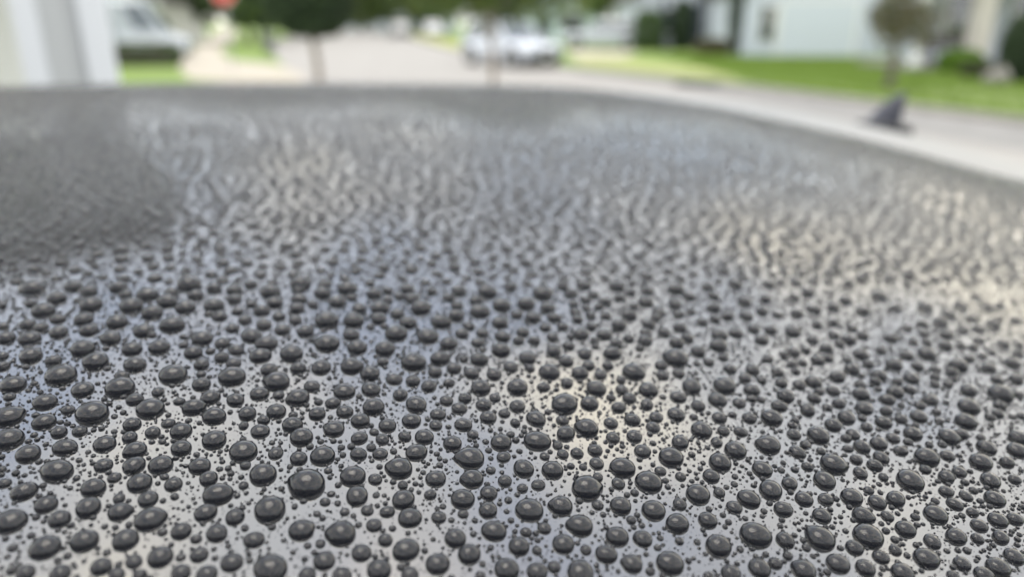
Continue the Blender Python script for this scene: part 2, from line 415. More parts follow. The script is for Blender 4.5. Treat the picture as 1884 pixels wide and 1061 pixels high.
shrub('tall dark conifer at the corner of the white garage', 1358, 106, 52, 150, M_lf, power=2.2, name='conifer', cat='conifer')
shrub('bright lime green bush in the bed below the porch', 1762, 140, 78, 42, M_lfb, power=2.2)
shrub('dark rounded evergreen shrub right of the beige porch column', 1872, 160, 84, 125, M_lf, power=2.4)
shrub('low dark bush behind the rock at the foot of the porch', 1800, 150, 70, 28, M_lfo + M_lf, power=2.2)
shrub('small dark green shrub left of the white porch column', 22, 158, 46, 80, M_lf, yy=9.0, power=2.6)
shrub('low brown and green planting at the foot of the white garage wall', 1310, 106, 70, 30, M_lfo, power=2.2)
# hedge
p0 = g(272, 121); t = thing('clipped_hedge', 'long clipped green box hedge in front of the white van', 'hedge', (*p0, 0))
bm = bmesh.new(); box(bm, -1.1, 1.1, -.4, .4, 0, .66); obj('inner_branches', bm, M_barkd, t)
leaves('foliage', solid(0, 0, 0, .85, 1.3, .55, 7), 8000, .04, M_lf + [M_lfl[1]], t)
# larger trees behind the street
def bigtree(label, X, y, r, h, zc, mats, n=7000, th=None, m=M_barkd):
    x = at(X, 40, y).x
    t = thing('background_tree', label, 'tree', (x, y, 0), 0, 'tall trees along the far street')
    trunk(t, zc * .75, .17, .11, limbs=5, m=m, top=r * .5)
    leaves('crown', blob(0, 0, zc, r, r, h, 44), int(n * .8), .36, mats, t)
bigtree('dense dark green tree beyond the curving footpath at upper left', 455, 60, 4.0, 4.0, 4.6, M_lf + M_lfl[:2], 14000)
bigtree('mid green tree with a pale trunk beyond the white van', 365, 66, 3.6, 3.6, 4.6, M_lf + M_lfl[:1], 10000)
bigtree('light green tree at the end of the road behind the clipped tree', 690, 110, 5.5, 5, 6.0, M_lfl + M_lf, 12000)
bigtree('broad green tree over the distant parked cars', 800, 95, 6.2, 4.6, 5.8, M_lf + M_lfl, 14000)
bigtree('pale green tree in front of the far pale houses', 1130, 58, 2.8, 2.6, 4.2, M_lfl, 7000)
bigtree('dark green tree at the bend of the road, left of the clipped tree', 545, 95, 5.5, 5.0, 6.0, M_lf + M_lfl[:2], 12000)
bigtree('yellow green tree directly behind the small grey bin', 478, 75, 3.4, 3.2, 4.0, M_lfl, 8000)
bigtree('round dark tree beyond the far end of the road', 620, 135, 8, 6, 7.0, M_lf, 12000)

# ------------------------------------------------------------------ houses
def window(parent, x0, x1, z0, z1, y, bars=1):
    bm = bmesh.new(); f = .07
    box(bm, x0 - f, x1 + f, y - .05, y, z0 - f, z0); box(bm, x0 - f, x1 + f, y - .05, y, z1, z1 + f)
    box(bm, x0 - f, x0, y - .05, y, z0, z1); box(bm, x1, x1 + f, y - .05, y, z0, z1)
    if bars: box(bm, x0, x1, y - .045, y, (z0 + z1) / 2 - .02, (z0 + z1) / 2 + .02)
    o = obj('window', bm, M_trim, parent)
    boxo('pane', x0, x1, y - .025, y - .002, z0, z1, M_glass, o)
def garage_door(parent, x0, x1, y, h=2.15, m=None):
    o = boxo('garage_door', x0, x1, y - .03, y, .02, h, m or M_garage, parent)
    rows = 4; cols = 4
    for i in range(rows):
        for j in range(cols):
            a = x0 + (x1 - x0) * (j + .08) / cols; b = x0 + (x1 - x0) * (j + .92) / cols
            c0 = .02 + (h - .02) * (i + .12) / rows; c1_ = .02 + (h - .02) * (i + .88) / rows
            boxo('panel', a, b, y - .045, y - .03, c0, c1_, m or M_garage, o, .006)
    boxo('door_trim', x0 - .12, x0, y - .06, y, 0, h + .12, M_trim, parent); boxo('door_trim', x1, x1 + .12, y - .06, y, 0, h + .12, M_trim, parent)
    boxo('door_trim', x0, x1, y - .06, y, h, h + .12, M_trim, parent)
def gable(parent, x0, x1, y0, y1, z, rise, m=M_roof, over=.4):
    bm = bmesh.new(); xm = (x0 + x1) / 2
    a = (x1 - x0) / 2 + over; sl = rise / ((x1 - x0) / 2); z0 = z - sl * over
    prism(bm, [(xm - a, z0), (xm, z + rise), (xm + a, z0), (xm + a, z0 + .16), (xm, z + rise + .18), (xm - a, z0 + .16)], 'y', y0 - over, y1 + over)
    obj('roof', bm, m, parent)
    bm = bmesh.new(); prism(bm, [(x0, z), (xm, z + rise - .01), (x1, z)], 'y', y0 + .002, y1 - .002); obj('gable_wall', bm, M_siding, parent)
def siding(parent, x0, x1, y, z0, z1, m):
    n = int((z1 - z0) / .2); bm = bmesh.new()
    for i in range(n):
        a = z0 + i * (z1 - z0) / n; b = z0 + (i + 1) * (z1 - z0) / n
        prism(bm, [(y - .004, b), (y - .03, a + .004), (y - .001, a)], 'x', x0, x1)
    o = obj('siding_boards', bm, m, parent); o['kind'] = 'stuff'
# right-hand house: garage wing + porch in front
gA, gB = g(1428, 108), g(1565, 108)
hy = (gA[1] + gB[1]) / 2
t = thing('garage_house', 'pale blue house with a white garage door and porch across the lawn', 'house', (0, 0, .1))
xl, xr = at(1372, 60, hy).x, at(1600, 60, hy).x
boxo('wall', xl, xr + 6, hy, hy + 9, 0, 2.9, M_siding, t)
siding(t, xl, gA[0] - .14, hy - .002, .1, 2.8, M_siding); siding(t, gB[0] + .14, xr, hy - .002, .1, 2.8, M_siding)
garage_door(t, gA[0], gB[0], hy - .004, 2.35)
window(t, at(1398, 50, hy).x, at(1424, 50, hy).x, .7, 2.1, hy - .03)
gable(t, xl, xr + 6, hy, hy + 9, 2.9, 2.6)
# porch of that house, closer to the street
pw = g(1690, 138)
py = pw[1]
boxo('porch_floor', at(1690, 60, py).x, at(1884, 60, py).x + 6, py, py + 4, 0, .16, M_stone, t)
boxo('porch_wall', at(1700, 60, py + 3).x, at(1884, 60, py).x + 6, py + 4.0, py + 4.15, .16, 2.9, M_siding, t)
window(t, at(1740, 40, py + 4).x, at(1790, 40, py + 4).x, 1.0, 2.4, py + 3.99)
window(t, at(1862, 40, py + 4).x, at(1960, 40, py + 4).x, 1.2, 2.4, py + 3.99)
for X, wd, m_ in ((1698, .17, M_trim), (1812, .52, M_beige), (1960, .3, M_trim)):
    x = at(X, 60, py).x
    o = boxo('porch_column', x - wd / 2, x + wd / 2, py + .05, py + .05 + wd, .16, 2.75, m_, t, .01)
    boxo('column_base', x - wd / 2 - .06, x + wd / 2 + .06, py - .01, py + .11 + wd, .16, .34, m_, o, .01)
boxo('porch_beam', at(1684, 60, py).x, at(1884, 60, py).x + 6, py + .03, py + .35, 2.75, 3.05, M_trim, t)
bm = bmesh.new(); prism(bm, [(py - .4, 3.052), (py + 4.4, 4.3), (py + 4.4, 4.45), (py - .4, 3.2)], 'x', at(1684, 60, py).x - .4, at(1884, 60, py).x + 6.4)
obj('porch_roof', bm, M_roof, t)
# porch bench
bx = at(1745, 85, py + 1.5).x
t = thing('porch_bench', 'dark timber bench standing on the porch behind the bright bush', 'bench', (bx, py + 1.6, .26))
for k in range(3): boxo('seat_slat', -.7, .7, -.28 + k * .19, -.12 + k * .19, .42, .46, M_wood, t)
for k in range(3): boxo('back_slat', -.7, .7, .28, .31, .52 + k * .15, .63 + k * .15, M_wood, t)
for sx in (-.66, .66):
    for sy in (-.24, .28): boxo('leg', sx - .03, sx + .03, sy - .03, sy + .03, 0, .42 if sy < 0 else .98, M_wood, t)
# rock
bm = bmesh.new(); bmesh.ops.create_icosphere(bm, subdivisions=3, radius=1)
for v in bm.verts:
    n_ = v.co.normalized(); q = 1 + .16 * math.sin(n_.x * 5 + 1) + .12 * math.sin(n_.y * 7 + n_.z * 4)
    v.co = Vector((n_.x * .34 * q, n_.y * .28 * q, max(-.02, n_.z * .26 * q + .1)))
rk = tag(obj('garden_rock', bm, M_stone, None, True), 'rounded grey garden rock at the edge of the planting bed', 'rock'); rk.location = (*g(1832, 163), .13)
# neighbour house: dark porch, white garage
hy2 = g(1230, 97)[1] + 1.0
t = thing('dark_door_house', 'grey house with dark double doors and a white garage left of the conifer', 'house', (0, 0, .1))
x0, x1 = at(1172, 60, hy2).x, at(1345, 60, hy2).x
boxo('wall', x0, x1, hy2, hy2 + 9, 0, 3.0, M_siding2, t); gable(t, x0, x1, hy2, hy2 + 9, 3.0, 2.2)
garage_door(t, at(1288, 60, hy2).x, at(1338, 60, hy2).x, hy2 - .004, 2.4, M_white)
boxo('front_door', at(1262, 60, hy2).x, at(1280, 60, hy2).x, hy2 - .05, hy2 - .004, .05, 2.4, M_dark, t)
boxo('porch_post', at(1208, 60, hy2).x, at(1216, 60, hy2).x, hy2 - 1.2, hy2 - 1.0, 0, 2.7, M_dark, t)
boxo('porch_post', at(1272, 60, hy2).x, at(1280, 60, hy2).x, hy2 - 1.2, hy2 - 1.0, 0, 2.7, M_dark, t)
window(t, at(1222, 60, hy2).x, at(1244, 60, hy2).x, .9, 2.2, hy2 - .004)
# pale houses far behind the parked cars
def farhouse(label, X, y, wd, m_, rise=2.2, dep=8):
    x = at(X, 40, y).x
    t = thing('far_house', label, 'house', (x, y, 0), 0, 'houses along the far side of the street')
    boxo('wall', -wd / 2, wd / 2, 0, dep, 0, 3, m_, t); gable(t, -wd / 2, wd / 2, 0, dep, 3, rise)
    window(t, -wd * .35, -wd * .15, .9, 2.2, -.004); window(t, wd * .15, wd * .35, .9, 2.2, -.004)
    boxo('front_door', -.5, .5, -.05, -.004, 0, 2.1, M_dark, t)
M_aqua = mat('pale_aqua_siding', (.52, .63, .63), .6)
farhouse('pale aqua house behind the nearest parked white car', 1000, 62, 9, M_aqua)
farhouse('white house behind the pale green tree', 1140, 66, 7, M_trim)
farhouse('white house at the far left beyond the white van', 150, 58, 12, M_trim)
farhouse('grey house far up the street behind the small white car', 770, 118, 11, M_siding2)
farhouse('pale house at the far end of the road', 665, 150, 9, M_siding)
farhouse('pale green house behind the white porch column', -330, 24, 8, mat('pale_green_siding', (.45, .54, .47), .6))

# ------------------------------------------------------------------ street furniture on the left
p = g(497, 101); t = thing('wheeled_bin', 'grey wheeled bin standing at the kerb left of the clipped tree', 'bin', (*p, 0), R(20))
bm = bmesh.new(); loft(bm, [[(-.22, -.26, .04), (.22, -.26, .04), (.22, .26, .04), (-.22, .26, .04)], [(-.29, -.34, 1.0), (.29, -.34, 1.0), (.29, .34, 1.0), (-.29, .34, 1.0)]])
obj('body', bm, M_bin, t); boxo('lid', -.31, .31, -.37, .36, 1.0, 1.07, M_bin, t, .02)
for sx in (-.25, .25):
    bm = bmesh.new(); cyl(bm, (sx - .03, .3, .1), (sx + .03, .3, .1), .1, seg=16); obj('wheel', bm, M_tyre, t)
boxo('handle', -.22, .22, .37, .41, .93, .97, M_bin, t)
ps = at(414, 10, 25); t = thing('street_sign', 'red octagonal street sign above the footpath, its lower edge at the photo top', 'sign', (ps.x, 25, 0))
bm = bmesh.new(); cyl(bm, (0, 0, 0), (0, 0, 2.9), .03, seg=10); obj('post', bm, M_steel, t)
rs = .375; oc = [(rs / math.cos(math.pi / 8) * math.cos(math.pi / 8 + k * math.pi / 4), ps.z + rs + rs / math.cos(math.pi / 8) * math.sin(math.pi / 8 + k * math.pi / 4)) for k in range(8)]
bm = bmesh.new(); prism(bm, oc, 'y', -.05, -.035); obj('sign_border', bm, M_trim, t)
bm = bmesh.new(); prism(bm, [(a * .94, ps.z + rs + (b - ps.z - rs) * .94) for a, b in oc], 'y', -.056, -.05); obj('sign_face', bm, M_red, t)
# grey planter at far left
t = thing('grey_planter', 'grey stone planter at the far left edge below the shrub', 'planter', (at(-6, 130, 6.5).x, 6.5, 0))
bm = bmesh.new(); cyl(bm, (0, 0, 0), (0, 0, 1.02), .17, .24, 20); obj('pot', bm, M_steel, t, False)
bm = bmesh.new(); cyl(bm, (0, 0, 1.02), (0, 0, 1.10), .27, .27, 20); obj('rim', bm, M_steel, t, False)
boxo('soil', -.15, .15, -.15, .15, 1.10, 1.115, M_wood, t)

# ------------------------------------------------------------------ unseen house added behind the camera to darken the bead reflections
M_brick = mat('beige_render', (.34, .33, .31), .85, noise=(.30, .285, .265), nscale=3, bump=.3)
t = thing('added_reflection_house', 'added beige house out of view behind the camera, darkening the bead reflections', 'house', (1.0, -2.9, 0))
boxo('wall', -7, 7, -8, 0, 0, 3.0, M_brick, t)
for wx in (-5.2, -1.9, 1.4, 4.6):
    for wz in (1.0,):
        o = boxo('window', wx - .07, wx + 1.27, .002, .05, wz - .07, wz + 1.27, M_trim, t); boxo('pane', wx, wx + 1.2, .051, .06, wz, wz + 1.2, M_glass, o)
bm = bmesh.new(); prism(bm, [(.45, 3.0), (-4, 4.6), (-8.45, 3.0)], 'x', -7.4, 7.4); obj('roof', bm, M_roof, t)

# ------------------------------------------------------------------ porch column and porch beside the car
CX, CY = -1.40, 2.42
t = thing('porch', 'white panelled porch column carrying a porch roof left of the car', 'porch', (CX, CY, 0), R(32))
boxo('column_core', -.105, .105, -.01, .20, 0, 2.28, M_panel, t)
boxo('column_stile', -.13, -.062, -.04, -.011, .2, 2.16, M_white, t, .006)
boxo('column_stile', .045, .13, -.04, -.011, .2, 2.16, M_white, t, .006)
boxo('column_side', -.13, -.106, -.010, .21, .2, 2.16, M_white, t, .004)
boxo('column_side', .106, .13, -.010, .21, .2, 2.16, M_white, t, .004)
boxo('column_base', -.155, .155, -.065, .24, 0, .199, M_white, t, .01)
boxo('column_capital', -.155, .155, -.065, .24, 2.161, 2.28, M_white, t, .01)
boxo('beam', -1.7, .25, -.08, .30, 2.282, 2.46, M_white, t)
boxo('beam', .02, .25, .302, 3.6, 2.282, 2.46, M_white, t)
bm = bmesh.new(); prism(bm, [(-.15, 2.462), (3.9, 2.462), (3.9, 2.54), (1.7, 2.85), (-.15, 2.54)], 'x', -1.8, .2); obj('roof', bm, mat('weathered_shingles', (.30, .29, .28), .9, noise=(.22, .215, .21), nscale=20, bump=.4), t)
boxo('soffit', -1.68, .24, .31, 3.45, 2.44, 2.461, M_white, t)
boxo('house_wall', -1.7, .25, 3.5, 3.6, 0, 2.28, M_trim, t)

# ------------------------------------------------------------------ the car whose roof the camera looks across
PA, PB, PCX, PCXY, PCY, PM, PHI, PS0, PH = (-0.0011159, 0.08864008, 0.06826692, 0.02153886, 0.17219948, 0.17288068, 0.31515258, -0.29364948, 0.08200468)
CP, SP = math.cos(PHI), math.sin(PHI)
def rz_(x, y):
    sx = x * CP - y * SP
    return CAMZ - PH + PA * x + PB * y - .5 * (PCX * x * x + 2 * PCXY * x * y + PCY * y * y) - PM * np.maximum(0, sx - PS0) ** 2
def sc_xy(s, c_): return s * CP + c_ * SP, -s * SP + c_ * CP       # car axes -> world
def grad(x, y):
    e = 1e-4
    return (rz_(x + e, y) - rz_(x - e, y)) / (2 * e), (rz_(x, y + e) - rz_(x, y - e)) / (2 * e)
def cedge(s): return .62 + .75 * np.maximum(0, .17 - s)
S0, S1, C0, C1 = -1.35, .62, -.22, 1.26

def glossy_roof():
    m = bpy.data.materials.new('black_gloss_roof'); m.use_nodes = True
    tr = m.node_tree; b = tr.nodes['Principled BSDF']
    b.inputs['Base Color'].default_value = (.010, .011, .013, 1); b.inputs['Roughness'].default_value = .06
    b.inputs['IOR'].default_value = 2.5
    tcn = tr.nodes.new('ShaderNodeTexCoord')
    n = tr.nodes.new('ShaderNodeTexNoise'); n.inputs['Scale'].default_value = 2600; n.inputs['Detail'].default_value = 2
    bp = tr.nodes.new('ShaderNodeBump'); bp.inputs['Strength'].default_value = .25; bp.inputs['Distance'].default_value = .00004
    tr.links.new(tcn.outputs['Object'], n.inputs['Vector']); tr.links.new(n.outputs[0], bp.inputs['Height']); tr.links.new(bp.outputs[0], b.inputs['Normal'])
    return m
M_rooft = glossy_roof()
M_grazing = mat('pale_grazing_reflection', (.20, .204, .204), .5, ior=1.3)  # pale colour stands in for the roof's bright reflection at grazing angle
M_bodyp = mat('black_car_paint', (.012, .013, .015), .2, coat=1)
car_t = thing('foreground_car', 'dark glossy car whose rain beaded roof fills the foreground', 'car', (0, 0, 0))
def grid_mesh(name, ss, cf, m, under=.03):
    """sheet following the roof curve; cf(s)->(c0,c1), nj strips"""
    nj = 70; V = []; F = []
    for s in ss:
        a, b = cf(s)
        for j in range(nj + 1):
            c_ = a + (b - a) * j / nj; x, y = sc_xy(s, c_)
            V.append((x, y, float(rz_(x, y))))
    ni = len(ss)
    for i in range(ni - 1):
        for j in range(nj):
            k = i * (nj + 1) + j; F.append((k, k + nj + 1, k + nj + 2, k + 1))
    # skirt for thickness
    ring = [i * (nj + 1) for i in range(ni)] + [(ni - 1) * (nj + 1) + j for j in range(1, nj + 1)] + [i * (nj + 1) + nj for i in range(ni - 2, -1, -1)] + [j for j in range(nj - 1, 0, -1)]
    base = len(V)
    for r_ in ring: v = V[r_]; V.append((v[0], v[1], v[2] - under))
    n = len(ring)
    for i in range(n): F.append((ring[i], ring[(i + 1) % n], base + (i + 1) % n, base + i))
    me = bpy.data.meshes.new(name); me.from_pydata(V, [], F); me.update()
    o = link(name, me, m, car_t)
    bm = bmesh.new(); bm.from_mesh(me); bmesh.ops.recalc_face_normals(bm, faces=bm.faces[:]); bm.to_mesh(me); bm.free()
    me.shade_smooth()
    me.set_sharp_from_angle(angle=R(40))
    return o
ss = np.linspace(S0, S1, 120)
rf = grid_mesh('roof_panel', ss, lambda s: (C0, float(cedge(s)) - .0015), M_rooft)
rf['label'] = 'glossy black roof panel covered in water beads'
rs_ = grid_mesh('roof_edge', ss, lambda s: (float(cedge(s)) + .0015, C1), M_grazing)
rs_['label'] = 'smooth strip of roof on the far side, coloured pale for its grazing reflection'
# shark fin aerial
d = ray(1640, 243); best = None
fs, fc = None, None
az = math.atan2(d.x, d.y); tt = 1.03
fx, fy = math.sin(az) * tt, math.cos(az) * tt
fz = float(rz_(fx, fy))
def fin_mesh():
    bm = bmesh.new(); L = []
    # stations along car axis (front at -s), each an upright lens section
    for k in range(13):
        f = k / 12
        x = -.066 + .062 * f
        hgt = .005 + .047 * math.sin(f * math.pi / 2) ** .85
        wd = .006 + .014 * math.sin(math.pi * min(1, .1 + f * .75)) ** .8
        row = []
        for a in range(9):
            q = a / 8 * math.pi
            yy = wd * math.cos(q) * (1 - .55 * math.sin(q) * (hgt > .02)); zz = hgt * math.sin(q) ** .7
            row.append((x + .004 * zz / .06, yy, zz - .004))
        L.append(row)
    rows = [[bm.verts.new(p) for p in r_] for r_ in L]
    for a, b in zip(rows, rows[1:]):
        for i in range(8): bm.faces.new((a[i], a[i + 1], b[i + 1], b[i]))
    bm.faces.new(rows[0]); bm.faces.new(rows[-1][::-1])
    bmesh.ops.recalc_face_normals(bm, faces=bm.faces[:])
    return bm
fin = obj('shark_fin_aerial', fin_mesh(), mat('fin_plastic', (.03, .033, .05), .45, coat=.2), car_t, True)
fin.scale = (.62, .9, .9); fin.location = (fx + .009, fy, fz + .003); fin.rotation_euler = (0, R(3), -PHI)
fin['label'] = 'dark grey shark fin aerial'
bm = bmesh.new(); 
for zz, k in ((-.012, 1.0), (.004, 1.0), (.008, .9)): pass
loft(bm, [[(math.cos(a) * .054 * k - .028, math.sin(a) * .026 * k, z_) for a in np.linspace(0, 2 * math.pi, 25)[:-1]] for z_, k in ((-.012, 1.02), (.003, 1.0), (.007, .86))])
o = obj('gasket', bm, M_black, fin, True)
# body below the roof (out of frame)
car_b = bpy.data.objects.new('body_axis', None)
def P3(s, c_, z_): x, y = sc_xy(s, c_); return (x, y, z_)
bm = bmesh.new(); S = []
for s, z0, z1, k in ((-3.25, .45, .72, .82), (-3.1, .3, .85, .93), (-2.3, .25, .98, 1), (-1.6, .25, 1.02, 1), (0, .25, 1.02, 1), (.95, .25, 1.02, 1), (1.3, .3, .98, .95), (1.4, .42, .85, .88)):
    cc, hw = .52, .93 * k
    S.append([P3(s, cc - hw, z0 + .1), P3(s, cc - hw * .93, z0), P3(s, cc + hw * .93, z0), P3(s, cc + hw, z0 + .1), P3(s, cc + hw, z1 - .12), P3(s, cc + hw * .94, z1), P3(s, cc - hw * .94, z1), P3(s, cc - hw, z1 - .12)])
loft(bm, S); obj('body', bm, M_bodyp, car_t)
def rzs(s, c_): x, y = sc_xy(s, c_); return float(rz_(x, y)) - .034
bm = bmesh.new(); gl = []
top = [(S0 + .01, C0 + .01), (S1 - .01, C0 + .01), (S1 - .01, C1 - .01), (S0 + .01, C1 - .01)]
bot = [(-2.0, -.34), (1.18, -.34), (1.18, 1.38), (-2.0, 1.38)]
A = [bm.verts.new(P3(s, c_, 1.0)) for s, c_ in bot]; B = [bm.verts.new(P3(s, c_, rzs(s, c_))) for s, c_ in top]
for i in range(4): bm.faces.new((A[i], A[(i + 1) % 4], B[(i + 1) % 4], B[i]))
bmesh.ops.recalc_face_normals(bm, faces=bm.faces[:]); obj('windows', bm, M_glass, car_t)
for i in range(4):
    bm = bmesh.new(); cyl(bm, P3(*bot[i], 1.0), P3(*top[i], rzs(*top[i])), .045, .035, 10); obj('pillar', bm, M_bodyp, car_t, True)
for s in (-2.45, .55):
    for c_ in (-.30, 1.34):
        x, y = sc_xy(s, c_); o = obj('wheel', wheel_mesh(.34, .22), M_tyre, car_t, True); o.location = (x, y, .34); o.rotation_euler = (0, 0, -PHI)
bpy.data.objects.remove(car_b)

